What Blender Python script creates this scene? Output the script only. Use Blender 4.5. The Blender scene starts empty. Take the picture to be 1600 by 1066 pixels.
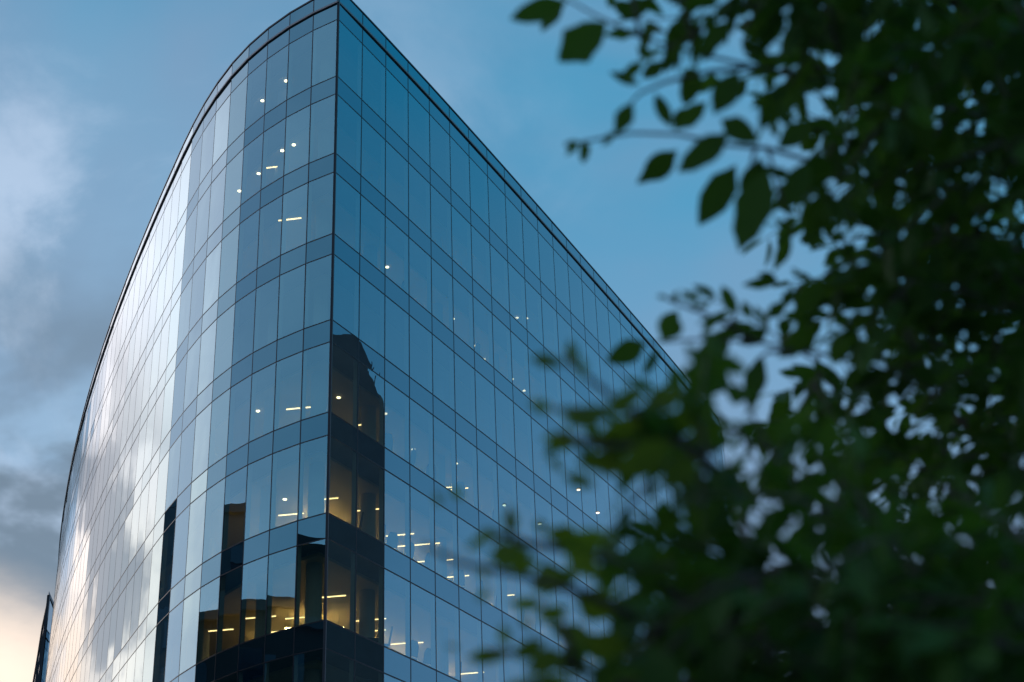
import bpy, bmesh, math, random
from mathutils import Vector, Matrix, noise as mnoise
random.seed(7)
R = math.radians
sc = bpy.context.scene
col = sc.collection

# ------------------------------------------------------------------ camera
FPX, PITCH, ROLL, EYE = 2389.96, 0.47681855, -0.03938053, 1.6
cp, sp_, cr, sr = math.cos(PITCH), math.sin(PITCH), math.cos(ROLL), math.sin(ROLL)
FWD = Vector((0, cp, sp_)); U0 = Vector((0, -sp_, cp)); X0 = Vector((1, 0, 0))
RIGHT = X0 * cr + U0 * sr; UP = U0 * cr - X0 * sr
CAM = Vector((0, 0, EYE))
cam = bpy.data.objects.new("camera", bpy.data.cameras.new("camera"))
col.objects.link(cam)
m = Matrix.Identity(4)
for i in range(3):
    m[i][0], m[i][1], m[i][2], m[i][3] = RIGHT[i], UP[i], -FWD[i], CAM[i]
cam.matrix_world = m
cam.data.sensor_width = 36; cam.data.lens = FPX / 1600 * 36
cam.data.clip_start = 0.05; cam.data.clip_end = 9000
cam.data.dof.use_dof = True; cam.data.dof.focus_distance = 60; cam.data.dof.aperture_fstop = 3.3
sc.camera = cam

def ray(x, y):                       # direction through a photograph position (1600 wide)
    return FWD + RIGHT * ((x - 800) / FPX) + UP * ((533 - y) / FPX)
def at(x, y, d): return CAM + ray(x, y) * d          # point d metres ahead
def at_z(x, y, z):
    r = ray(x, y); return CAM + r * ((z - EYE) / r.z)
def px(p):
    v = Vector(p) - CAM; d = v.dot(FWD)
    return (800 + FPX * v.dot(RIGHT) / d, 533 - FPX * v.dot(UP) / d) if d > .1 else (1e6, 1e6)

# ------------------------------------------------------------------ materials
def newmat(name):
    mt = bpy.data.materials.new(name); mt.use_nodes = True
    nt = mt.node_tree; nt.nodes.clear()
    out = nt.nodes.new("ShaderNodeOutputMaterial")
    return mt, nt, out
def N(nt, typ, **kw):
    n = nt.nodes.new(typ)
    for k, v in kw.items():
        if k.startswith("i_"): n.inputs[k[2:].replace("_", " ")].default_value = v
        elif k.startswith("n_"): n.inputs[int(k[2:])].default_value = v
        else: setattr(n, k, v)
    return n
def math_(nt, op, a, b=None, clamp=False):
    n = nt.nodes.new("ShaderNodeMath"); n.operation = op; n.use_clamp = clamp
    for i, v in enumerate((a, b)):
        if v is None: continue
        if isinstance(v, (int, float)): n.inputs[i].default_value = v
        else: nt.links.new(v, n.inputs[i])
    return n.outputs[0]
def mixc(nt, fac, a, b, typ='MIX'):
    n = nt.nodes.new("ShaderNodeMix"); n.data_type = 'RGBA'; n.blend_type = typ
    for s, v in ((n.inputs[0], fac), (n.inputs[6], a), (n.inputs[7], b)):
        if isinstance(v, (int, float)): s.default_value = v
        elif isinstance(v, tuple): s.default_value = (*v, 1) if len(v) == 3 else v
        else: nt.links.new(v, s)
    return n.outputs[2]
def pmat(name, c, rough=.6, metal=0., var=0., scale=3., bump=0.):
    mt, nt, out = newmat(name)
    b = N(nt, "ShaderNodeBsdfPrincipled", i_Roughness=rough, i_Metallic=metal)
    b.inputs["Base Color"].default_value = (*c, 1)
    if var or bump:
        tc = N(nt, "ShaderNodeTexCoord"); nz = N(nt, "ShaderNodeTexNoise", i_Scale=scale, i_Detail=6.)
        nt.links.new(tc.outputs["Object"], nz.inputs["Vector"])
        if var:
            nt.links.new(mixc(nt, nz.outputs["Fac"], tuple(v * (1 - var) for v in c), tuple(min(1, v * (1 + var)) for v in c)), b.inputs["Base Color"])
        if bump:
            bp = N(nt, "ShaderNodeBump", i_Strength=bump, i_Distance=.02)
            nt.links.new(nz.outputs["Fac"], bp.inputs["Height"]); nt.links.new(bp.outputs[0], b.inputs["Normal"])
    nt.links.new(b.outputs[0], out.inputs[0]); return mt
def emat(name, c, s):
    mt, nt, out = newmat(name)
    e = N(nt, "ShaderNodeEmission", i_Strength=s); e.inputs[0].default_value = (*c, 1)
    nt.links.new(e.outputs[0], out.inputs[0]); return mt

def glassmat(name, r0, tint, back):
    """coated solar glass: tinted mirror coat whose reflectance climbs towards grazing; back = transparent tint or opaque colour"""
    mt, nt, out = newmat(name)
    geo = N(nt, "ShaderNodeNewGeometry")
    tc = N(nt, "ShaderNodeTexCoord")
    nz = N(nt, "ShaderNodeTexNoise", i_Scale=.55, i_Detail=1.5)
    nt.links.new(tc.outputs["Object"], nz.inputs["Vector"])
    bp = N(nt, "ShaderNodeBump", i_Strength=.4, i_Distance=.012)
    nt.links.new(nz.outputs["Fac"], bp.inputs["Height"])
    dot = N(nt, "ShaderNodeVectorMath", operation='DOT_PRODUCT')
    nt.links.new(geo.outputs["Incoming"], dot.inputs[0]); nt.links.new(geo.outputs["Normal"], dot.inputs[1])
    c = math_(nt, 'ABSOLUTE', dot.outputs["Value"])
    f = math_(nt, 'POWER', math_(nt, 'SUBTRACT', 1., c, True), 2.7)
    rf = math_(nt, 'ADD', math_(nt, 'MULTIPLY', f, 1. - r0), r0, True)
    gl = N(nt, "ShaderNodeBsdfGlossy", i_Roughness=0.0)
    nt.links.new(mixc(nt, math_(nt, 'MULTIPLY', f, 1.3, True), tint, (.97, .98, 1.)), gl.inputs["Color"])
    nt.links.new(bp.outputs[0], gl.inputs["Normal"])
    mx = N(nt, "ShaderNodeMixShader")
    nt.links.new(rf, mx.inputs[0]); nt.links.new(gl.outputs[0], mx.inputs[2])
    if back[0] == 'T':
        t = N(nt, "ShaderNodeBsdfTransparent"); t.inputs[0].default_value = (*back[1], 1)
    else:
        t = N(nt, "ShaderNodeBsdfDiffuse"); t.inputs[0].default_value = (*back[1], 1)
    nt.links.new(t.outputs[0], mx.inputs[1]); nt.links.new(mx.outputs[0], out.inputs[0])
    return mt

M = dict(
    glass=glassmat("coated_glass", .30, (.28, .80, 1.), ('T', (.60, .66, .52))),
    spandrel=glassmat("spandrel_glass", .23, (.24, .77, 1.), ('D', (.010, .016, .020))),
    frame=pmat("anodised_frame", (.018, .022, .028), .35, .6, .25, 6),
    fin=pmat("grey_inner_frame", (.34, .36, .36), .5, 0, .1, 4),
    ledge=pmat("ledge_metal", (.20, .205, .21), .4, .4, .25, 2),
    coping=pmat("coping_metal", (.03, .034, .04), .4, .6, .2, 2),
    slab=pmat("slab_concrete", (.16, .16, .155), .8, 0, .2, 1.5),
    ceil=pmat("ceiling_board", (.66, .52, .30), .8, 0, .06, .8),
    floor=pmat("office_carpet", (.12, .12, .13), .95, 0, .2, 8),
    core=pmat("core_wall", (.42, .37, .28), .8, 0, .1, .7),
    column=pmat("column_paint", (.45, .45, .43), .7, 0, .08, 2),
    roof=pmat("roof_membrane", (.2, .2, .2), .9, 0, .2, 1),
    lamp=emat("lamp_strip", (1., .71, .34), 85.), lampfront=emat("lamp_strip_front", (1., .72, .36), 5.),  # strong one: unseen strips added for ceiling light; front one: visible lamps
    lampdim=emat("lamp_disc_dim", (1., .86, .64), 2.6),
    lampcool=emat("lamp_disc", (1., .84, .58), 6.5),
    casing=pmat("lamp_casing", (.5, .5, .5), .5),
    furn=pmat("office_dark_plastic", (.03, .035, .045), .6, 0, .2, 5),
)

# ------------------------------------------------------------------ mesh helpers
class MB:
    def __init__(s): s.v, s.f, s.mi, s.n = [], [], [], []
    def face(s, pts, mi=0, nrm=None):
        b = len(s.v); s.v += [tuple(p) for p in pts]; s.f.append(tuple(range(b, b + len(pts)))); s.mi.append(mi); s.n.append(nrm)
    def hexa(s, a, b, mi=0):             # two matching quads: bottom a, top b
        q = [tuple(p) for p in a] + [tuple(p) for p in b]; o = len(s.v); s.v += q
        for f in ((3, 2, 1, 0), (4, 5, 6, 7), (0, 1, 5, 4), (1, 2, 6, 5), (2, 3, 7, 6), (3, 0, 4, 7)):
            s.f.append(tuple(o + i for i in f)); s.mi.append(mi); s.n.append(None)
    def box(s, x0, x1, y0, y1, z0, z1, mi=0):
        s.hexa([(x0, y0, z0), (x1, y0, z0), (x1, y1, z0), (x0, y1, z0)], [(x0, y0, z1), (x1, y0, z1), (x1, y1, z1), (x0, y1, z1)], mi)
    def bar(s, p, q, w, h, mi=0):        # box along p->q, width w, height h centred
        p, q = Vector(p), Vector(q); d = (q - p).normalized()
        up = Vector((0, 0, 1)) if abs(d.z) < .95 else Vector((0, 1, 0))
        sd = d.cross(up).normalized() * w / 2; u = sd.cross(d).normalized() * h / 2
        s.hexa([p - sd - u, p + sd - u, q + sd - u, q - sd - u], [p - sd + u, p + sd + u, q + sd + u, q - sd + u], mi)
    def prism(s, poly, z0, z1, mi=0, mi_side=None):
        n = len(poly); o = len(s.v)
        s.v += [(x, y, z0) for x, y in poly] + [(x, y, z1) for x, y in poly]
        s.f.append(tuple(o + i for i in reversed(range(n)))); s.mi.append(mi); s.n.append(None)
        s.f.append(tuple(o + n + i for i in range(n))); s.mi.append(mi); s.n.append(None)
        for i in range(n):
            j = (i + 1) % n
            s.f.append((o + i, o + j, o + n + j, o + n + i)); s.mi.append(mi if mi_side is None else mi_side); s.n.append(None)
    def tube(s, pts, rad, seg=6, mi=0):
        pts = [Vector(p) for p in pts]; rings = []
        for i, p in enumerate(pts):
            d = (pts[min(i + 1, len(pts) - 1)] - pts[max(i - 1, 0)]).normalized()
            a = d.cross(Vector((0, 0, 1)) if abs(d.z) < .9 else Vector((1, 0, 0))).normalized(); b = d.cross(a)
            r = rad[i] if isinstance(rad, (list, tuple)) else rad
            o = len(s.v)
            s.v += [tuple(p + (a * math.cos(t) + b * math.sin(t)) * r) for t in (2 * math.pi * k / seg for k in range(seg))]
            rings.append(o)
        for a, b in zip(rings[:-1], rings[1:]):
            for k in range(seg):
                l = (k + 1) % seg
                s.f.append((a + k, a + l, b + l, b + k)); s.mi.append(mi); s.n.append(None)
        for o, rev in ((rings[0], True), (rings[-1], False)):
            idx = list(range(o, o + seg)); s.f.append(tuple(reversed(idx)) if rev else tuple(idx)); s.mi.append(mi); s.n.append(None)
    def build(s, name, mats, parent=None, smooth=False):
        me = bpy.data.meshes.new(name); me.from_pydata(s.v, [], s.f)
        for mt in (mats if isinstance(mats, (list, tuple)) else [mats]): me.materials.append(mt)
        me.polygons.foreach_set("material_index", s.mi)
        if smooth: me.polygons.foreach_set("use_smooth", [True] * len(s.f))
        me.update()
        if any(n is not None for n in s.n):
            ln = []
            for p in me.polygons:
                n = s.n[p.index] or p.normal
                ln += [tuple(n)] * p.loop_total
            me.normals_split_custom_set(ln)
        o = bpy.data.objects.new(name, me); col.objects.link(o)
        if parent: o.parent = parent
        return o
def tag(o, label=None, cat=None, group=None, kind=None):
    for k, v in (("label", label), ("category", cat), ("group", group), ("kind", kind)):
        if v: o[k] = v
    return o
def empty(name, label, cat, group=None, loc=(0, 0, 0)):
    o = bpy.data.objects.new(name, None); o.location = loc; o.empty_display_size = .5; col.objects.link(o)
    return tag(o, label, cat, group)

# ------------------------------------------------------------------ sky and sun
SUN_AZ, SUN_EL = 128., 5.
w = bpy.data.worlds.new("World"); sc.world = w; w.use_nodes = True
nt = w.node_tree; nt.nodes.clear()
wo = N(nt, "ShaderNodeOutputWorld"); bg = N(nt, "ShaderNodeBackground", i_Strength=.10)
sky = N(nt, "ShaderNodeTexSky", sky_type='NISHITA', sun_disc=False)
sky.sun_elevation = R(SUN_EL); sky.sun_rotation = R(90 - SUN_AZ); sky.air_density = 1.; sky.dust_density = 1.; sky.ozone_density = 3.
tc = N(nt, "ShaderNodeTexCoord")
D = tc.outputs["Generated"]
sep = N(nt, "ShaderNodeSeparateXYZ"); nt.links.new(D, sep.inputs[0])
z = math_(nt, 'MAXIMUM', sep.outputs[2], 0.)
den = math_(nt, 'ADD', z, .42)
cmb = N(nt, "ShaderNodeCombineXYZ")
nt.links.new(math_(nt, 'DIVIDE', sep.outputs[0], den), cmb.inputs[0]); nt.links.new(math_(nt, 'DIVIDE', sep.outputs[1], den), cmb.inputs[1])
def noise(vec, scale, detail, rough, dist=0., off=(0, 0, 0)):
    mp = N(nt, "ShaderNodeMapping"); mp.inputs["Location"].default_value = off
    nt.links.new(vec, mp.inputs[0])
    n = N(nt, "ShaderNodeTexNoise", i_Scale=scale, i_Detail=detail, i_Roughness=rough, i_Distortion=dist)
    nt.links.new(mp.outputs[0], n.inputs["Vector"]); return n.outputs["Fac"]
def smooth(v, a, b):
    n = N(nt, "ShaderNodeMapRange", interpolation_type='SMOOTHSTEP'); n.inputs[1].default_value = a; n.inputs[2].default_value = b
    nt.links.new(v, n.inputs[0]); return n.outputs[0]
def dirdot(az, el):
    n = N(nt, "ShaderNodeVectorMath", operation='DOT_PRODUCT'); nt.links.new(D, n.inputs[0])
    n.inputs[1].default_value = (math.cos(R(az)) * math.cos(R(el)), math.sin(R(az)) * math.cos(R(el)), math.sin(R(el))); return n.outputs["Value"]
P = cmb.outputs[0]
big = noise(P, 2.6, 6., .55, .3, (1.3, .4, 0)); fine = noise(P, 4.6, 7., .56, .4, (4.1, 2.2, 0)); veil = noise(P, 2.2, 5., .5, .5, (7.7, 5.1, 0)); bk = noise(P, 5.2, 5., .5, .25, (5.5, 1.7, 0))
# clear part, lavender veil, bright cloud field round the sunset, grey banks low on that side, warm edge at the horizon
S = 10.                                                     # colours below are radiances; the Background strength is 0.1
def c_(r, g, b): return (r * S, g * S, b * S)
hl = N(nt, "ShaderNodeVectorMath", operation='NORMALIZE'); hx = N(nt, "ShaderNodeCombineXYZ")
nt.links.new(sep.outputs[0], hx.inputs[0]); nt.links.new(sep.outputs[1], hx.inputs[1]); nt.links.new(hx.outputs[0], hl.inputs[0])
def compass(az):
    n = N(nt, "ShaderNodeVectorMath", operation='DOT_PRODUCT'); nt.links.new(hl.outputs[0], n.inputs[0])
    n.inputs[1].default_value = (math.cos(R(az)), math.sin(R(az)), 0); return n.outputs["Value"]
def ragged(v, amp): return math_(nt, 'ADD', v, math_(nt, 'MULTIPLY', math_(nt, 'SUBTRACT', big, .5), amp))
Z = sep.outputs[2]
def mul(*a):
    o = a[0]
    for b in a[1:]: o = math_(nt, 'MULTIPLY', o, b)
    return o
sun2 = smooth(ragged(compass(122), .2), .84, .985)
hor = mixc(nt, sun2, c_(.23, .39, .60), c_(.58, .84, 1.08))
clear = mixc(nt, smooth(Z, .26, .74), hor, c_(.080, .300, .510))
clear = mixc(nt, smooth(compass(38), .35, .92), clear, mixc(nt, smooth(Z, .22, .62), c_(.36, .52, .77), c_(.002, .35, .60)))
base = mixc(nt, .92, mixc(nt, 1., sky.outputs[0], (.55, .75, 1.), 'MULTIPLY'), clear)
v1 = mixc(nt, mul(smooth(veil, .32, .60), math_(nt, 'SUBTRACT', .75, mul(smooth(compass(38), .6, .97), .38)), smooth(Z, .98, .62)), base, c_(.225, .345, .52))
wisp = mul(smooth(fine, .44, .62), smooth(ragged(compass(114), .1), .88, .985), smooth(Z, .74, .50), .75)
v1 = mixc(nt, wisp, v1, c_(.54, .68, .88))
west = mul(smooth(compass(172), .50, .90), math_(nt, 'ADD', mul(smooth(big, .3, .7), .5), .4))
v1 = mixc(nt, west, v1, c_(.70, .72, .92))
v1 = mixc(nt, mul(smooth(ragged(compass(142), .06), .90, .985), smooth(Z, .85, .5), .7), v1, c_(.90, .87, 1.00))
glow = mul(smooth(ragged(compass(127), .03), .970, .991), smooth(ragged(Z, .3), .80, .50))
v2 = mixc(nt, mul(glow, math_(nt, 'ADD', mul(smooth(fine, .36, .6), .22), .77)), v1, mixc(nt, smooth(Z, .30, .52), c_(1.62, 1.42, 1.28), c_(1.40, 1.40, 1.50)))
lowz = smooth(ragged(Z, .25), .50, .34)
bank = mul(smooth(bk, .42, .57), lowz, smooth(ragged(compass(111), .08), .925, .975))
v3 = mixc(nt, mul(bank, .92), v2, mixc(nt, glow, c_(.17, .24, .32), c_(.44, .47, .54)))
warm = mul(smooth(ragged(dirdot(113, 8), .02), .977, .993), math_(nt, 'SUBTRACT', 1., mul(smooth(fine, .46, .62), .5)))
v4 = mixc(nt, warm, v3, c_(1.25, 1.03, .85))
nt.links.new(v4, bg.inputs[0]); nt.links.new(bg.outputs[0], wo.inputs[0])

sun = bpy.data.objects.new("sun", bpy.data.lights.new("sun", 'SUN')); col.objects.link(sun)
sun.data.energy = .35; sun.data.angle = R(9); sun.data.color = (1., .80, .62)
sd = Vector((math.cos(R(SUN_AZ)) * math.cos(R(SUN_EL)), math.sin(R(SUN_AZ)) * math.cos(R(SUN_EL)), math.sin(R(SUN_EL))))
sun.rotation_euler = sd.to_track_quat('Z', 'Y').to_euler()

# ------------------------------------------------------------------ office building plan
RP = [(-7.057, 52.953), (-6.177, 54.726), (-5.296, 56.534), (-4.415, 58.369), (-3.535, 60.223), (-2.658, 62.09), (-1.786, 63.964), (-0.918, 65.84), (-0.056, 67.715), (0.799, 69.587), (1.649, 71.452), (2.493, 73.31), (3.331, 75.161), (4.164, 77.006), (4.994, 78.846), (5.821, 80.685), (6.647, 82.526), (7.473, 84.374), (8.302, 86.234), (9.137, 88.113), (9.978, 90.018)]
hd = 66.4
for i in range(6):
    x, y = RP[-1]; RP.append((x + 2.06 * math.cos(R(hd)), y + 2.06 * math.sin(R(hd)))); hd += .4
for i in range(9):
    hd += 8; x, y = RP[-1]; RP.append((x + 1.9 * math.cos(R(hd)), y + 1.9 * math.sin(R(hd))))
NRV = len(RP) - 1
LP = [(-7.057, 52.953), (-8.259, 53.672), (-9.452, 54.545), (-10.595, 55.563), (-11.675, 56.721), (-12.694, 58.022), (-13.665, 59.47), (-14.599, 61.055), (-15.502, 62.749), (-16.368, 64.489), (-17.168, 66.175)]
hd = 115.3
for i in range(46):
    x, y = LP[-1]; LP.append((x + 1.87 * math.cos(R(hd)), y + 1.87 * math.sin(R(hd)))); hd -= .265
for i in range(7):
    hd -= 9; x, y = LP[-1]; LP.append((x + 1.87 * math.cos(R(hd)), y + 1.87 * math.sin(R(hd))))
poly = [Vector(p) for p in LP[::-1]] + [Vector(p) for p in RP[1:]]       # counter-clockwise outline, closed by the rear wall
NP = len(poly)
def inset(d, pl=poly):
    n = len(pl); out = []
    for i in range(n):
        a, b, c = pl[i - 1], pl[i], pl[(i + 1) % n]
        e1, e2 = (b - a).normalized(), (c - b).normalized()
        n1, n2 = Vector((-e1.y, e1.x)), Vector((-e2.y, e2.x))
        bis = (n1 + n2); bis = bis.normalized(); k = max(.45, bis.dot(n1))
        out.append(b + bis * d / k)
    return [tuple(p) for p in out]

DH = [0, 0, 0, -.06, -.01, -.03, .01, .04, .07, .08, .09, .08, .11, -.02, -.02, -.1, -.13]
HT = [45.3, 44.518, 43.563] + [0] * 14
for k in range(7):
    HT[3 + 2 * k] = 40.553 - 4 * k; HT[4 + 2 * k] = 39.563 - 4 * k
HT = [h + d for h, d in zip(HT, DH)]
while HT[-1] > 5: HT.append(HT[-2] - 4.0)
HT = [h + EYE for h in HT]                                   # 0 coping, 1 ledge, even = head of a window band, odd = its sill
HT += [.35]
NT = len(HT)

bld = empty("office_building", "blue glass office building with a sharp corner and curved sides", "building", loc=(-7, 60, 0))
PO = -Vector((-7, 60, 0))
class PB(MB):                                                # parts are modelled in world metres, then shifted to the thing's base
    base = Vector((-7, 60, 0))
    def build(s, name, mats, parent, smooth=False):
        b = parent.location if parent.parent is None else s.base
        s.v = [tuple(Vector(v) - s.base) for v in s.v]
        return MB.build(s, name, mats, parent, smooth)

# --- glazing: every pane flat, with the slight misalignment of real panes in its normal
YAW_L = {5: -3.4, 6: 1.2, 7: 4.0, 3: 1.0, 1: .4, 2: -.3, 8: .3, 4: .6}
YAW_R = {0: -1.3, 1: -1.3, 2: .35, 3: .3}
rng = random.Random(3)
def colnorm(a, b, yaw, pitch):
    e = (Vector(b) - Vector(a)).normalized(); t = math.atan2(-e.x, e.y) + R(yaw)
    return Vector((math.cos(t) * math.cos(R(pitch)), math.sin(t) * math.cos(R(pitch)), math.sin(R(pitch))))
vis, spn = [], []                                            # (area, quad, normal)
def quad_area(q):
    s = 0; pts = [px(p) for p in q]
    cx = sum(p[0] for p in pts) / 4; cy = sum(p[1] for p in pts) / 4
    for (x0, y0), (x1, y1) in zip(pts, pts[1:] + pts[:1]): s += x0 * y1 - x1 * y0
    if s > 0: s = 0                                          # turned away
    return abs(s) / 2 if -40 < cx < 1640 and -60 < cy < 1110 else 0
def facade(pts, left):
    for i in range(len(pts) - 1):
        a, b = (pts[i + 1], pts[i]) if left else (pts[i], pts[i + 1])       # a->b runs so that outside is on its right
        base_yaw = (YAW_L if left else YAW_R).get(i, 0.)
        colj = rng.uniform(-.45, .45) if i > 1 else 0
        for t in range(NT - 1):
            z1, z0 = HT[t], HT[t + 1]
            yaw = base_yaw + colj + rng.uniform(-.4, .4)
            pit = rng.uniform(-.55, .55)
            if not left and i < 4: yaw, pit = base_yaw + rng.uniform(-.08, .08), rng.uniform(-.12, .12)
            if left and i == 7 and t >= 11: yaw = 7.6
            if left and i in (8, 9, 10, 11) and t >= 11: yaw = rng.uniform(-.2, .2)
            n = colnorm(a, b, yaw, pit)
            q = [(a[0], a[1], z0), (b[0], b[1], z0), (b[0], b[1], z1), (a[0], a[1], z1)]
            (vis if (t >= 2 and t % 2 == 0) else spn).append((quad_area(q), q, n))
facade(RP, False); facade(LP, True)
for lst, name, mt in ((vis, "window_pane", M["glass"]), (spn, "spandrel_panel", M["spandrel"])):
    lst.sort(key=lambda r: -r[0])
    for ar, q, n in lst[:100]:
        p = PB(); p.face(q, 0, n); p.build(name, mt, bld)
    p = PB()
    for ar, q, n in lst[100:]: p.face(q, 0, n)
    tag(p.build(name, mt, bld), kind="stuff")
# rear wall, closing the plan between the two ends
a, b = RP[-1], LP[-1]
p = PB(); p.face([(a[0], a[1], HT[-1]), (b[0], b[1], HT[-1]), (b[0], b[1], HT[0]), (a[0], a[1], HT[0])]); p.build("rear_wall", M["spandrel"], bld)

# --- mullions (dark joint cap outside, grey fin inside) and transoms
def outdir(i, pts, left):
    a = Vector(pts[max(i - 1, 0)]); b = Vector(pts[min(i + 1, len(pts) - 1)]); e = (b - a).normalized()
    return Vector((-e.y, e.x)) if left else Vector((e.y, -e.x))
def mullion(i, pts, left):
    o = outdir(i, pts, left)
    if i == 0: o = Vector((-.30, -.95)).normalized()
    e = Vector((-o.y, o.x)); c = Vector(pts[i]); hw = .05 if i == 0 else (.032 if not left else max(.010, .027 - .0016 * i))
    p = PB()
    def sec(w, d0, d1, z0, z1, mi):
        pl = [c + e * -w + o * d0, c + e * w + o * d0, c + e * w + o * d1, c + e * -w + o * d1]
        p.prism([tuple(v) for v in pl][::-1] if (pl[1] - pl[0]).cross(pl[2] - pl[1]) < 0 else [tuple(v) for v in pl], z0, z1, mi)
    sec(hw, -.03, .004 if i else .035, HT[-1], HT[0] + .02, 0)
    if i: sec(.03, -.22, -.0302, HT[-1], HT[2], 1)
    return p
mulls = []
for i in range(0, 56): mulls.append(mullion(i, LP, True))
for i in range(1, 32): mulls.append(mullion(i, RP, False))
for p in mulls: p.build("mullion", [M["frame"], M["fin"]], bld)
def band(pts, left, z0, z1, d0, d1):
    p = PB(); n = len(pts); outer, inner = [], []
    for i in range(n):
        o = outdir(i, pts, left)
        if i == 0: o = Vector((-.30, -.95)).normalized(); k = 1 / max(.3, o.dot(outdir(0, pts, left)))
        else: k = 1
        outer.append(Vector(pts[i]) + o * d1 * k); inner.append(Vector(pts[i]) + o * d0 * k)
    for i in range(n - 1):
        q = [inner[i], inner[i + 1], outer[i + 1], outer[i]]
        if left: q = q[::-1]
        q = q[::-1]
        p.hexa([(v.x, v.y, z0) for v in q], [(v.x, v.y, z1) for v in q])
    return p
for pts, left in ((LP[:57], True), (RP[:33], False)):
    for t in range(2, NT):
        band(pts, left, HT[t] - (.022 if left else .027), HT[t] + (.022 if left else .027), -.05, .008).build("transom", M["frame"], bld)
    band(pts, left, HT[1] - .05, HT[1] + .04, -.05, .07).build("ledge", M["ledge"], bld)
    band(pts, left, HT[0] - .01, HT[0] + .07, -.30, .03).build("coping", M["coping"], bld)

# --- inside: slabs, ceilings set back from the glass, core, columns, lamps
in1 = inset(.28); in2 = inset(1.25)
for t in range(3, NT - 2, 2):
    p = PB(); p.prism(in1, HT[t + 1] + .42, HT[t] - .10); p.build("floor_slab", [M["slab"]], bld)
for t in range(2, NT - 1, 2):
    p = PB(); p.prism(in2, HT[t] - .02, HT[t] + .10 if t > 2 else HT[t] + .4); p.build("ceiling", M["ceil"], bld)
p = PB(); p.prism(in1, HT[1] - .35, HT[1] - .05); p.build("roof", M["roof"], bld)
def depth(q):                                                 # distance from a plan point to the outline
    best = 1e9
    for i in range(NP):
        a, b = poly[i], poly[(i + 1) % NP]; e = b - a; t = max(0, min(1, (Vector(q) - a).dot(e) / e.dot(e))); best = min(best, (a + e * t - Vector(q)).length)
    return best
core = [q for q in inset(10.6) if depth(q) > 10.3]
p = PB(); p.prism(core, .4, HT[1] - .4); p.build("core_wall", M["core"], bld)
incol = inset(2.0)
ci = len(LP) - 1
for k in (-36, -32, -28, -24, -20, -16, -12, -8, -4, 0, 3, 6, 9, 12, 15, 18, 21, 24):
    x, y = incol[ci + k]; p = PB()
    p.prism([(x + .32 * math.cos(a * math.pi / 8), y + .32 * math.sin(a * math.pi / 8)) for a in range(16)], .4, HT[2] + .3)
    p.build("column", M["column"], bld)

def band_of(f): return 2 + 2 * f                              # head index of storey f counted from the top
def strip_lamp(x, y, f, length=1.5, ang=None, drop=.34, mt="lampfront"):
    zc = HT[band_of(f)] - .02
    c = at_z(x, y, zc - drop)
    a = R(ang if ang is not None else -8); d = Vector((math.cos(a), math.sin(a), 0)) * length * .42
    p = PB(); p.bar(c - d, c + d, .045, .03, 0)
    p.bar(c - d + Vector((0, 0, .035)), c + d + Vector((0, 0, .035)), .10, .02, 1)
    for s in (-.8, .8):
        q = c + d * s; p.bar(q + Vector((0, 0, .045)), Vector((q.x, q.y, zc + .02)), .012, .012, 1)
    p.build("strip_lamp", [M[mt], M["casing"]], bld)
def disc_lamp(x, y, f, r=.085):
    zc = HT[band_of(f)] - .02
    c = at_z(x, y, zc - .06); p = PB()
    ring = [(c.x + r * math.cos(a * math.pi / 8), c.y + r * math.sin(a * math.pi / 8)) for a in range(16)]
    p.prism(ring, zc - .06, zc - .03, 0)
    p.prism([(c.x + 1.2 * (u - c.x), c.y + 1.2 * (v - c.y)) for u, v in ring], zc - .03, zc + .02, 1)
    p.build("downlight", [M["lampcool" if x < 595 or f == 2 and x < 620 else "lampdim"], M["casing"]], bld)
for x, y, f in ((410, 158, 0), (447, 127, 0), (459, 227, 1), (441, 236, 1), (404, 272, 1), (605, 418, 2), (708, 499, 2), (743, 541, 2), (808, 497, 1), (823, 498, 1),
                (800, 593, 2), (819, 611, 2), (403, 643, 4), (602, 647, 4), (646, 703, 4), (713, 725, 4), (687, 737, 4), (529, 622, 4), (445, 781, 5), (374, 299, 1), (756, 562, 2),
                (565, 824, 5), (904, 766, 4), (934, 802, 4)):
    disc_lamp(x, y, f)
for x, y, f, ln in ((423, 262, 1, 1.), (453, 343, 2, 1.2), (490, 636, 4, 1.), (458, 639, 4, .7), (718, 764, 4, 1.), (699, 762, 4, 1.), (510, 780, 5, 1.2), (455, 804, 5, 1.3), (575, 797, 5, 1.5), (625, 836, 5, 1.5),
                   (636, 853, 5, 1.6), (661, 851, 5, 1.8), (690, 876, 5, 1.7), (668, 877, 5, 1.6), (715, 901, 5, 1.3), (788, 931, 5, 1.2), (513, 933, 6, 1.7), (472, 965, 6, 1.7), (405, 965, 6, 1.7), (425, 988, 6, 1.5),
                   (577, 969, 6, 1.7), (583, 986, 6, 1.3), (624, 1006, 6, .9), (648, 1005, 6, .9), (737, 1052, 6, 1.4), (566, 664, 4, .6), (345, 985, 6, 1.3)):
    strip_lamp(x, y, f, ln)
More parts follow.
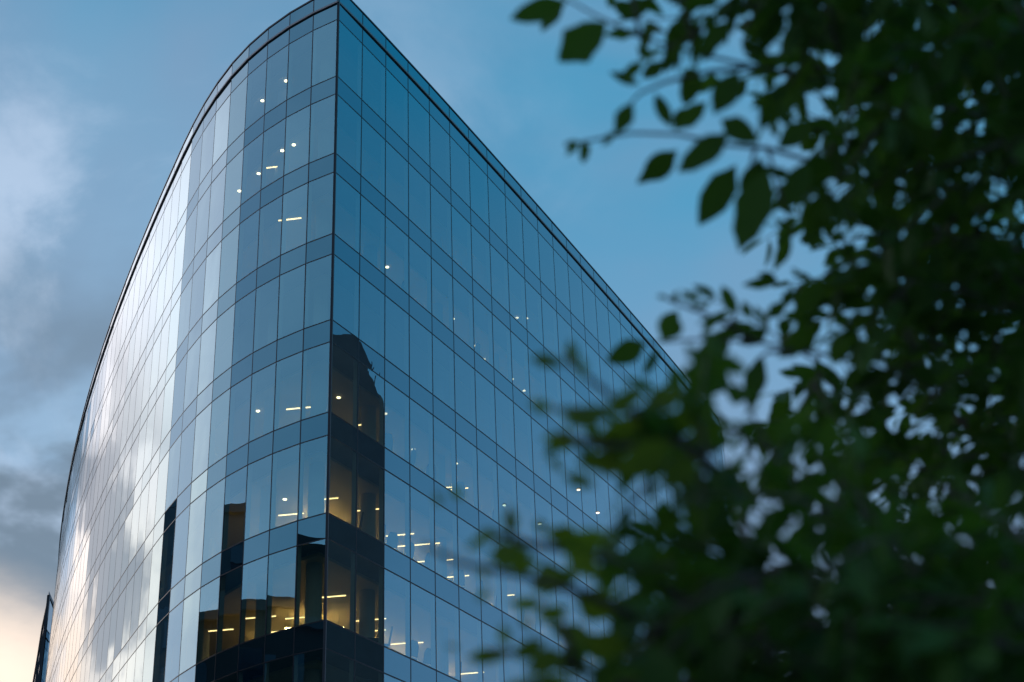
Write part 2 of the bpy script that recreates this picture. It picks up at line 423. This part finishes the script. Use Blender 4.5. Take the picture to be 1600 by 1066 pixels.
# unseen, much brighter strips added further in to light the ceilings
deep = inset(5.2)
for f, ks in ((1, (-6, 8, 13, 18)), (2, (4, 5, 7, 9, 11, 13, 16, 19)), (3, (12,)), (4, (-6, 5, 7, 9, 11, 13, 16, 19)), (5, (-7, -5, 4, 6, 7, 9, 11, 13, 15, 17, 20)), (6, (-8, -6, 4, 6, 7, 9, 12, 15, 18))):
    for k in ks:
        c = deep[ci + k]; zc = HT[band_of(f)] - .50
        p = PB(); p.bar((c[0] - .7, c[1], zc), (c[0] + .7, c[1], zc), .06, .035, 0)
        p.bar((c[0] - .7, c[1], zc + .03), (c[0] + .7, c[1], zc + .03), .05, .02, 1)
        for sx in (-.5, .5): p.bar((c[0] + sx, c[1], zc + .04), (c[0] + sx, c[1], zc + .5), .012, .012, 1)
        p.build("strip_lamp", [M["lamp"], M["casing"]], bld)

# office chairs standing at the glass, their backs showing above the sills
def chair():
    r = empty("office_chair", "dark office chair back showing just above a window sill", "chair", "office chairs standing at the windows")
    def part(nm, fn):
        b = MB(); fn(b); return b.build(nm, M["furn"], r)
    def back(b):
        for i in range(6):
            z0, z1 = .55 + i * .1, .65 + i * .1; w0 = .24 - .012 * max(0, i - 3) ** 2; w1 = .24 - .012 * max(0, i - 2) ** 2; y0 = -.02 * i; y1 = y0 - .02
            b.hexa([(-w0, y0 - .04, z0), (w0, y0 - .04, z0), (w0, y0 + .02, z0), (-w0, y0 + .02, z0)], [(-w1, y1 - .04, z1), (w1, y1 - .04, z1), (w1, y1 + .02, z1), (-w1, y1 + .02, z1)])
    part("backrest", back)
    part("seat", lambda b: b.box(-.25, .25, .02, .48, .42, .50))
    part("post", lambda b: b.tube([(0, .24, .08), (0, .24, .42)], .03, 8))
    def base(b):
        for k in range(5):
            a = k * 2 * math.pi / 5; b.bar((0, .24, .07), (.3 * math.cos(a), .24 + .3 * math.sin(a), .05), .05, .04)
    part("base", base)
    return r
ch0 = chair(); first = True
near = inset(.62); rc = random.Random(11)
for f, ks in ((2, (3.3, 5.4, 6.7)), (4, (2.6, 3.6, 4.4, 5.7, 7.3, 8.5)), (5, (2.4, 2.8, 3.5, 4.3, 5.6, 6.5, 7.4, 8.6, 9.5)), (6, (2.3, 2.7, 3.6, 4.2, 5.5)), (5, (1.6,))):
    for k in ks:
        i = int(k); a, b_ = Vector(near[ci + i]), Vector(near[ci + i + 1]); c = a.lerp(b_, k - i)
        if first: o = ch0; first = False
        else:
            o = ch0.copy(); col.objects.link(o)
            for chd in ch0.children:
                d = chd.copy(); col.objects.link(d); d.parent = o
        o.location = (c.x, c.y, HT[3 + 2 * f] - .10); o.rotation_euler = (0, 0, math.atan2(b_.y - a.y, b_.x - a.x) + rc.uniform(-.8, .8)); o.scale = (1, 1, rc.uniform(1., 1.18))

# ------------------------------------------------------------------ neighbours mirrored in the glass, and the wing at far left
brick = pmat("dark_brick", (.075, .055, .045), .85, 0, .3, 1.2); stone = pmat("grey_stone", (.13, .13, .135), .8, 0, .25, .8)
pane_dark = glassmat("dark_window", .10, (.6, .8, .9), ('D', (.01, .013, .016))); lit = emat("lit_window", (1., .70, .32), .55)
def block(name, label, x0, x1, y0, y1, h, mt, face, nx, nz, extra=()):
    o = empty(name, label, "building", "neighbouring buildings mirrored in the glass", ((x0 + x1) / 2, (y0 + y1) / 2, 0))
    class B(MB):
        def build(s, nm, mats, parent):
            s.v = [(v[0] - o.location.x, v[1] - o.location.y, v[2]) for v in s.v]; return MB.build(s, nm, mats, parent)
    b = B(); b.box(x0, x1, y0, y1, 0, h); b.build("wall", mt, o)
    b = B(); b.box(x0 - .3, x1 + .3, y0 - .3, y1 + .3, h + .004, h + .6); b.build("cornice", stone, o)
    for e in extra:
        b = B(); b.box(*e); b.build("roof_plant", mt, o)
    r = random.Random(len(label)); win = None
    for i in range(nx):
        for j in range(nz):
            z0 = 3 + j * (h - 4) / nz; z1 = z0 + (h - 4) / nz * .6; b = B()
            if face == 'x':
                y = y0 + (i + .25) * (y1 - y0) / nx; b.box(x1 - .1, x1 + .05, y, y + (y1 - y0) / nx * .5, z0, z1)
            else:
                x = x0 + (i + .25) * (x1 - x0) / nx; b.box(x, x + (x1 - x0) / nx * .5, y0 - .05, y0 + .1, z0, z1)
            b.build("window", lit if r.random() < .07 else pane_dark, o)
    return o
block("brick_block", "long dark brick block across the street, mirrored low in the curved glass", -66, -50, 24, 79, 32.0, brick, 'x', 12, 7, ((-64, -50.5, 26, 41, 32.61, 38.), (-60, -55, 52, 58, 32.61, 33.4)))
block("brick_tower", "dark stair tower rising behind the brick block, mirrored in the curved glass", -66.5, -52.2, 63.2, 71.2, 39.4, stone, 'x', 3, 9)
block("slender_tower", "tall dark slender tower mirrored as one dark strip in the curved glass", -114, -104.5, 113, 126, 84., stone, 'x', 4, 15)
# the tower mirrored beside the corner
tw = empty("stone_tower", "dark tower with a broken roofline mirrored beside the sharp corner", "building", "neighbouring buildings mirrored in the glass", (50, 80, 0))
c0 = Vector((-5.6, 55.4))
def pol(az, d): return (c0.x + d * math.cos(R(az + 1.)) - 50, c0.y + d * math.sin(R(az + 1.)) - 80)
b = MB(); b.prism([pol(6, 62), pol(6, 78), pol(30.9, 78), pol(30.9, 62)][::-1], 0, 48.); b.build("wall", stone, tw)
b = MB()
PROFILE = ((5, 64.), (26.6, 62.9), (27.6, 62.3), (28.0, 61.3), (28.4, 60.3), (28.8, 59.2), (29.3, 57.6), (30.9, 53.))
def roof_at(a):
    for (p, u), (q, v) in zip(PROFILE, PROFILE[1:]):
        if a <= q: return u + (v - u) * (a - p) / (q - p)
    return 53.
for (a0, h0), (a1, h1) in zip(PROFILE, PROFILE[1:]):
    a0 += .0005
    A = [pol(a0, 62), pol(a0, 76), pol(a1, 76), pol(a1, 62)]
    b.hexa([(*v, 48.004) for v in A], [(*A[0], h0), (*A[1], h0), (*A[2], h1), (*A[3], h1)])
rr = random.Random(5)
for k in range(40):
    a0 = 25.6 + k * .11 + rr.uniform(-.03, .03); hh = roof_at(a0 + .05) + rr.choice((.15, .3, .5, .9, 1.4)) * rr.uniform(.3, 1.); wd = rr.uniform(.02, .10)
    q = [pol(a0, 63), pol(a0, 64.5), pol(a0 + wd, 64.5), pol(a0 + wd, 63)]
    b.hexa([(*v, 48.01) for v in q], [(*v, hh) for v in q])
b.build("stepped_roof", stone, tw)
for i in range(5):
    for j in range(9):
        a0 = 9 + i * 4.4; A = [pol(a0, 61.9), pol(a0, 62.2), pol(a0 + 2.2, 62.2), pol(a0 + 2.2, 61.9)]; b = MB()
        b.hexa([(*v, 5 + j * 4.6) for v in A], [(*v, 7.6 + j * 4.6) for v in A]); b.build("window", lit if (i * 3 + j) % 11 == 4 else pane_dark, tw)

# far wing whose prow shows left of the curved side
def polc(az, r): return Vector((r * math.cos(R(az)), r * math.sin(R(az))))
wing = empty("glass_wing", "pointed dark glass building prow beyond the left end of the curved facade", "building", None, tuple(polc(108.2, 150)) + (0,))
wb = wing.location
HW = 147 * math.tan(R(17.7)) + EYE
wp = [polc(107.86, 147), polc(107.91, 158), polc(107.96, 168), polc(108.04, 182), polc(108.1, 205), polc(106.6, 206), polc(106.9, 165)]
def loc(v, z): return (v.x - wb.x, v.y - wb.y, z)
b = MB(); b.prism([(v.x - wb.x, v.y - wb.y) for v in wp][::-1], .2, HW); b.build("wall", M["spandrel"], wing)
wf = pmat("pale_fascia", (.42, .44, .45), .4, .3, .3, 1.)
for k in range(4):
    b = MB(); p0, p1 = wp[k], wp[k + 1]
    for zz in [HW - 4 * i - .6 for i in range(9)]: b.bar(loc(p0, zz), loc(p1, zz), .12, .5)
    b.build("fascia", wf, wing)
    b = MB(); b.bar(loc(p0, .2), loc(p0, HW + .05), .25, .25); b.build("mullion", M["frame"], wing)
b = MB(); b.prism([(v[0] - wb.x, v[1] - wb.y) for v in inset(-.25, wp[::-1])], HW + .004, HW + .3); b.build("coping", M["coping"], wing)

# ------------------------------------------------------------------ ground, road, pavement
def sheet(name, poly_, z, mt):
    b = MB(); b.face([(x, y, z) for x, y in poly_]); return tag(b.build(name, mt), kind="structure")
sheet("ground", [(-4000, -4000), (4000, -4000), (4000, 4000), (-4000, 4000)], 0, pmat("ground_paving", (.11, .11, .105), .9, 0, .3, .2))
asphalt = pmat("asphalt", (.05, .05, .052), .85, 0, .25, 1.5)
sheet("road", [(-46, -120), (-34, -120), (-34, 30), (-46, 60), (-70, 170), (-82, 165), (-47, 40)], .004, asphalt)
sheet("road", [(-34, 22), (60, 30), (60, 40), (-34, 32)], .006, asphalt)
b = MB(); b.prism([tuple(v) for v in inset(-5)], .0, .13); tag(b.build("pavement", pmat("pavement_slabs", (.22, .215, .2), .85, 0, .2, 1.)), kind="structure")

# ------------------------------------------------------------------ foliage
def leafmat(name, c, tr):
    mt, nt, out = newmat(name)
    tc = N(nt, "ShaderNodeTexCoord"); nz = N(nt, "ShaderNodeTexNoise", i_Scale=5., i_Detail=3.)
    nt.links.new(tc.outputs["Object"], nz.inputs["Vector"])
    cc = mixc(nt, nz.outputs["Fac"], tuple(v * .4 for v in c), tuple(v * 1.7 for v in c))
    d = N(nt, "ShaderNodeBsdfPrincipled", i_Roughness=.6); d.inputs["Specular IOR Level"].default_value = .22; nt.links.new(cc, d.inputs["Base Color"])
    t = N(nt, "ShaderNodeBsdfTranslucent"); nt.links.new(mixc(nt, 1., cc, (1.25, 1.3, .5), 'MULTIPLY'), t.inputs[0])
    mx = N(nt, "ShaderNodeMixShader", n_0=tr); nt.links.new(d.outputs[0], mx.inputs[1]); nt.links.new(t.outputs[0], mx.inputs[2])
    nt.links.new(mx.outputs[0], out.inputs[0]); return mt
LEAF = leafmat("leaf", (.046, .108, .022), .46); LEAFN = leafmat("young_leaf", (.095, .16, .024), .5)
BARK = pmat("bark", (.07, .055, .045), .9, 0, .35, 12, .4)
PROF = [(0, .04), (.12, .42), (.28, .82), (.45, 1.), (.62, .92), (.78, .62), (.9, .3), (1., .0)]
def leaf(mb, base, tip, width, nrm, fold=.25, curl=.1, rg=random):
    base, tip = Vector(base), Vector(tip); ax = tip - base; L = ax.length
    if L < 1e-5: return
    ax /= L; side = ax.cross(Vector(nrm)); side = side.normalized() if side.length > 1e-4 else ax.orthogonal().normalized()
    up = side.cross(ax); o = len(mb.v); n = len(PROF)
    for t, wv in PROF:
        c = base + ax * (L * t) - up * (curl * L * t * t); ww = wv * width / 2 * rg.uniform(.82, 1.14)
        mb.v.append(tuple(c - side * ww + up * (fold * ww))); mb.v.append(tuple(c - up * .0)); mb.v.append(tuple(c + side * ww + up * (fold * ww)))
    for i in range(n - 1):
        a = o + 3 * i; b_ = a + 3
        mb.f.append((a, a + 1, b_ + 1, b_)); mb.f.append((a + 1, a + 2, b_ + 2, b_ + 1)); mb.mi += [0, 0]; mb.n += [None, None]
rg = random.Random(21)
def rv(s=1.): return Vector((rg.uniform(-1, 1), rg.uniform(-1, 1), rg.uniform(-1, 1))) * s
def pleaf(mb, b, t, wpx, d, tilt=.35):                         # a leaf seen at photograph positions b (base) -> t (tip), d metres off
    dd = rg.uniform(-.02, .02)
    B, T = at(b[0], b[1], d), at(t[0], t[1], d + dd)
    leaf(mb, B, T, wpx * d / FPX, (-FWD + rv(tilt)).normalized(), .18, rg.uniform(-.05, .15), rg)
def twig(mb, pts, d, r0=.004, r1=.0015):
    P3 = [at(x, y, d + (q[0] if q else 0)) for x, y, *q in pts]; n = len(P3)
    mb.tube(P3, [r0 + (r1 - r0) * i / (n - 1) for i in range(n)], 6)

TB = Vector((1.75, 3.0, 0)); SB = Vector((.62, 1.75, 0))
tree = empty("leafy_tree", "dark leafy tree hanging into the right side from above", "tree", None, tuple(TB))
shrub = empty("leafy_shrub", "blurred shrub with lighter leaf tips in front of the facade, lower right", "shrub", None, tuple(SB))
class TBm(MB):
    def __init__(s, root): MB.__init__(s); s.root = root
    def build(s, nm, mt, sm=True):
        s.v = [tuple(Vector(v) - s.root.location) for v in s.v]; return MB.build(s, nm, mt, s.root, sm)
# upper tree: the leaves that stand clear against the sky
DU = 2.25
UL = [((885, 3), (796, 30), 42), ((880, 0), (845, 47), 30), ((947, 36), (871, 96), 62), ((952, -14), (957, 14), 16), ((985, -10), (1001, 28), 17), ((1078, 10), (1060, 52), 25), ((1062, 50), (1046, 64), 14),
      ((1139, 33), (1090, 88), 36), ((996, 72), (1018, 92), 15), ((1040, 96), (1002, 124), 24), ((1058, 76), (1048, 100), 18), ((1000, 133), (952, 112), 15), ((990, 134), (975, 118), 12),
      ((1088, 108), (1070, 162), 36), ((1064, 112), (1098, 124), 26), ((1024, 147), (1049, 199), 24), ((1154, 112), (1114, 178), 40), ((1104, 160), (1052, 204), 32), ((1075, 168), (1052, 198), 22),
      ((988, 160), (961, 212), 29), ((964, 205), (938, 228), 14), ((905, 222), (880, 226), 10), ((903, 222), (884, 245), 12), ((915, 220), (911, 256), 19), ((1126, 186), (1185, 222), 36), ((1140, 208), (1058, 269), 42),
      ((1058, 235), (998, 288), 36), ((1150, 258), (1091, 353), 46), ((1200, 262), (1154, 394), 62), ((1236, 368), (1208, 424), 22), ((1288, 432), (1242, 498), 34), ((1128, 447), (1150, 492), 23), ((1188, 246), (1170, 330), 44),
      ((1146, 492), (1088, 506), 14), ((1112, 470), (1086, 482), 10), ((1058, 455), (1050, 476), 11), ((1064, 470), (1084, 456), 12), ((1090, 454), (1080, 484), 11), ((1044, 466), (1026, 462), 8), ((1056, 488), (1034, 534), 40),
      ((1034, 518), (1060, 486), 30), ((1008, 536), (948, 566), 40), ((1028, 545), (1006, 588), 16), ((1138, 512), (1082, 594), 42), ((1122, 545), (1116, 606), 34), ((1200, 515), (1154, 538), 26), ((1190, 556), (1170, 634), 36),
      ((1160, 470), (1174, 500), 16), ((1210, 340), (1240, 368), 14), ((1230, 20), (1180, 66), 30), ((1170, 6), (1150, 24), 22), ((1218, 96), (1172, 118), 26), ((1250, 140), (1200, 176), 36), ((1270, 190), (1215, 232), 40),
      ((1262, 250), (1228, 330), 38), ((1300, 300), (1258, 372), 44), ((1230, 470), (1198, 498), 22), ((1262, 520), (1216, 560), 34), ((1180, 478), (1192, 508), 13), ((1160, 60), (1188, 92), 24), ((1210, 150), (1188, 206), 30)]
f1 = TBm(tree)
for b_, t_, w_ in UL: pleaf(f1, b_, t_, w_ * 1.05, DU + rg.uniform(-.12, .25))
f1.build("foliage", LEAF)
for pts in ([(1560, 190, .9), (1420, 150, .5), (1290, 128, .3), (1180, 104, .1), (1090, 84), (1000, 58), (930, 24), (878, -6)],
            [(1180, 104, .1), (1110, 112), (1040, 128), (1000, 146), (985, 162)],
            [(1420, 300, .6), (1300, 262, .3), (1200, 232, .1), (1130, 226), (1060, 210), (985, 208), (910, 222), (884, 230)],
            [(1180, 232, .1), (1172, 262)], [(1200, 232, .1), (1215, 290), (1240, 370)],
            [(1460, 620, .7), (1360, 570, .4), (1260, 548, .2), (1180, 534), (1100, 530), (1010, 536)],
            [(1180, 534), (1140, 510), (1100, 490), (1062, 476), (1036, 464)], [(1140, 510), (1150, 490)], [(1290, 430, .3), (1340, 400, .5), (1460, 380, .8)],
            [(1290, 128, .3), (1240, 60, .2), (1170, 10, .1), (1130, -40, .1)], [(1090, 84), (1070, 20), (1066, -30)], [(1000, 58), (985, -20)], [(1240, 548), (1200, 550), (1186, 560)]):
    tw_ = TBm(tree); twig(tw_, pts, DU); tw_.build("twig", BARK)
# trunk and limbs of the tree, outside the frame at right
t0 = TBm(tree); top = Vector((1.62, 3.05, 3.9))
t0.tube([TB, TB + Vector((-.03, .0, 1.1)), TB + Vector((-.09, .02, 2.3)), top, top + Vector((-.1, .1, 1.6))], [.14, .12, .10, .07, .03], 10); t0.build("trunk", BARK)
for h_, (x, y, d) in ((1.3, (1480, 860, 2.9)), (1.7, (1460, 620, 2.95)), (2.2, (1460, 380, 3.05)), (2.6, (1420, 300, 2.85)), (3.0, (1560, 190, 3.15)), (3.5, (1330, -60, 3.0))):
    l = TBm(tree); e = at(x, y, d); s0 = TB + (top - TB) * (h_ / 3.9)
    l.tube([s0, s0.lerp(e, .4) + Vector((0, 0, .12)), s0.lerp(e, .75) + Vector((0, 0, .08)), e], [.035, .025, .014, .005], 7); l.build("limb", BARK)

def inpoly(x, y, pl):
    c = False; j = len(pl) - 1
    for i in range(len(pl)):
        if (pl[i][1] > y) != (pl[j][1] > y) and x < (pl[j][0] - pl[i][0]) * (y - pl[i][1]) / (pl[j][1] - pl[i][1]) + pl[i][0]: c = not c
        j = i
    return c
def sprig(fm, c, d, size, n, droop=.5):
    """a twig with alternate leaves growing from c along d"""
    d = d.normalized(); L = size * n * .33; p = [c]
    for k in range(1, 5):
        d = (d + Vector((0, 0, -.10 * droop)) + rv(.14)).normalized(); p.append(p[-1] + d * L / 4)
    fm.tube(p, [.003, .0026, .002, .0015, .001], 4, 1)
    for k in range(n):
        t = (k + .5) / n * 3.999; i = int(t); q = p[i].lerp(p[i + 1], t - i); ax = (p[i + 1] - p[i]).normalized()
        sdv = ax.cross(rv()).normalized()
        ld = (ax * .6 + sdv * rg.uniform(.5, 1.) + Vector((0, 0, -droop * rg.uniform(.1, .9)))).normalized()
        Lf = size * rg.uniform(.55, 1.15)
        leaf(fm, q + ld * .006, q + ld * (Lf + .006), Lf * rg.uniform(.42, .58), (Vector((0, 0, 1)) + rv(.8)).normalized(), .2, rg.uniform(0, .22), rg)
    leaf(fm, p[-1], p[-1] + d * size * .8, size * .36, (Vector((0, 0, 1)) + rv(.6)).normalized(), .2, .1, rg)
MASS_U = [(1240, -140), (1250, 40), (1300, 110), (1290, 190), (1310, 290), (1310, 400), (1330, 500), (1262, 570), (1240, 640), (1300, 700), (1750, 700), (1750, -140)]
MASS_R = [(1400, -160), (1370, 200), (1400, 420), (1420, 640), (1380, 800), (1330, 1180), (1820, 1180), (1820, -160)]
MASS_B = [(1270, 690), (1190, 770), (1130, 830), (1100, 890), (1090, 960), (1080, 1000), (1060, 1060), (1040, 1200), (1700, 1200), (1700, 860), (1420, 850), (1300, 760)]
def fill(root, pl, count, dmin, dmax, size, mt, nm, parts=4, droop=.6):
    xs = [p[0] for p in pl]; ys = [p[1] for p in pl]; k = 0
    fs = [TBm(root) for _ in range(parts)]
    while k < count:
        x, y = rg.uniform(min(xs), max(xs)), rg.uniform(min(ys), max(ys))
        if not inpoly(x, y, pl): continue
        d = rg.uniform(dmin, dmax) ; c = at(x, y, d)
        dr = (-RIGHT * rg.uniform(-.3, 1.) + UP * rg.uniform(-.5, .6) + FWD * rg.uniform(-.5, .5))
        sprig(fs[k % parts], c, dr, size * rg.uniform(.75, 1.2), rg.randint(5, 9), droop); k += 1
    for f_ in fs: f_.build(nm, [mt, BARK])
fill(tree, MASS_U, 250, 2.1, 3.3, .066, LEAF, "foliage")
fill(tree, MASS_R, 480, 2.3, 4.2, .066, LEAF, "foliage")
fill(tree, [(1060, -90), (1040, 10), (1130, 70), (1230, 130), (1330, 130), (1330, -90)], 22, 2.2, 2.7, .056, LEAF, "foliage", 1)
fill(shrub, MASS_B, 250, 1.45, 2.8, .060, LEAF, "foliage")
fill(shrub, [(1180, 880), (1150, 1200), (1700, 1200), (1700, 900), (1360, 850)], 80, 1.5, 2.8, .066, LEAF, "foliage", 2)
fill(shrub, [(985, 640), (1060, 610), (1140, 640), (1200, 690), (1150, 760), (1060, 750), (980, 700)], 12, 1.5, 1.75, .052, LEAF, "foliage", 1, .4)
# shrub: the near tips in front of the facade
SL = [((880, 570), (828, 558), 20), ((896, 572), (890, 530), 18), ((912, 590), (908, 556), 14), ((862, 640), (826, 628), 20), ((905, 690), (848, 686), 30), ((1010, 606), (940, 650), 30), ((1070, 612), (1000, 640), 32), ((960, 640), (880, 660), 34),
      ((940, 668), (872, 640), 24), ((1000, 650), (930, 706), 46), ((1050, 690), (960, 742), 50), ((1100, 640), (1020, 680), 46), ((990, 722), (900, 722), 36), ((880, 735), (856, 716), 16), ((1090, 720), (1030, 760), 44), ((1140, 660), (1070, 690), 36),
      ((800, 840), (796, 790), 20), ((800, 842), (745, 830), 16), ((775, 830), (729, 858), 16), ((812, 850), (762, 872), 26), ((830, 862), (770, 880), 34), ((842, 870), (800, 900), 30), ((850, 835), (838, 808), 16), ((905, 840), (850, 830), 32), ((940, 855), (864, 850), 36),
      ((960, 840), (890, 830), 30), ((880, 890), (825, 920), 44), ((900, 880), (850, 935), 40), ((760, 905), (752, 888), 14), ((762, 918), (748, 940), 18), ((850, 945), (792, 938), 26), ((890, 950), (835, 965), 34), ((900, 905), (860, 900), 28), ((830, 985), (812, 962), 16),
      ((800, 1020), (728, 1028), 24), ((792, 1010), (782, 975), 20), ((850, 1000), (800, 1030), 30), ((880, 1020), (820, 1050), 40), ((930, 1000), (860, 985), 34), ((900, 1056), (800, 1070), 40), ((860, 1060), (770, 1090), 40), ((716, 1015), (696, 1008), 14), ((690, 790), (678, 770), 14), ((722, 780), (706, 762), 14),
      ((940, 900), (880, 860), 40), ((960, 960), (900, 930), 46), ((980, 1010), (910, 1010), 46), ((930, 760), (880, 742), 26)]
sA, sB = TBm(shrub), TBm(shrub)
for k, (b_, t_, w_) in enumerate(SL):
    pleaf(sA if k % 2 else sB, b_, t_, w_ * 1.1, 1.5 + rg.uniform(-.1, .12), .6)
sA.build("foliage", LEAFN); sB.build("foliage", LEAFN)
for pts in ([(1150, 760, .3), (1070, 690, .1), (980, 640), (900, 575), (880, 560)], [(1070, 690, .1), (960, 700), (870, 680)], [(980, 640), (900, 640), (862, 640)], [(1100, 960, .3), (1000, 890, .1), (900, 860), (830, 850), (790, 836), (740, 846)],
            [(900, 860), (800, 845), (798, 800)], [(1040, 990, .2), (920, 930), (820, 900), (720, 880), (660, 850)], [(1000, 1080, .2), (900, 1040), (820, 1020), (760, 1016)], [(900, 1040), (880, 980), (840, 940)]):
    sT = TBm(shrub); twig(sT, pts, 1.5, .005, .002); sT.build("twig", BARK)
for k in range(6):
    st = TBm(shrub); a0 = SB + Vector((rg.uniform(-.12, .12), rg.uniform(-.12, .12), 0)); e = at(*((1000, 1080, 1.7), (1100, 960, 1.8), (1150, 760, 1.8), (1250, 900, 2.1), (1330, 980, 2.3), (1180, 1060, 1.9))[k])
    st.tube([a0, a0.lerp(e, .45) + rv(.05), e], [.014, .009, .004], 6); st.build("stem", BARK)

# ------------------------------------------------------------------ render settings
sc.render.engine = 'CYCLES'
cy = sc.cycles
cy.use_denoising = True; cy.max_bounces = 10; cy.transparent_max_bounces = 16; cy.glossy_bounces = 5; cy.diffuse_bounces = 3; cy.transmission_bounces = 4
cy.sample_clamp_indirect = 4.; cy.caustics_reflective = False; cy.caustics_refractive = False
vs = sc.view_settings; vs.view_transform = 'Standard'; vs.look = 'None'; vs.exposure = 0; vs.gamma = 1
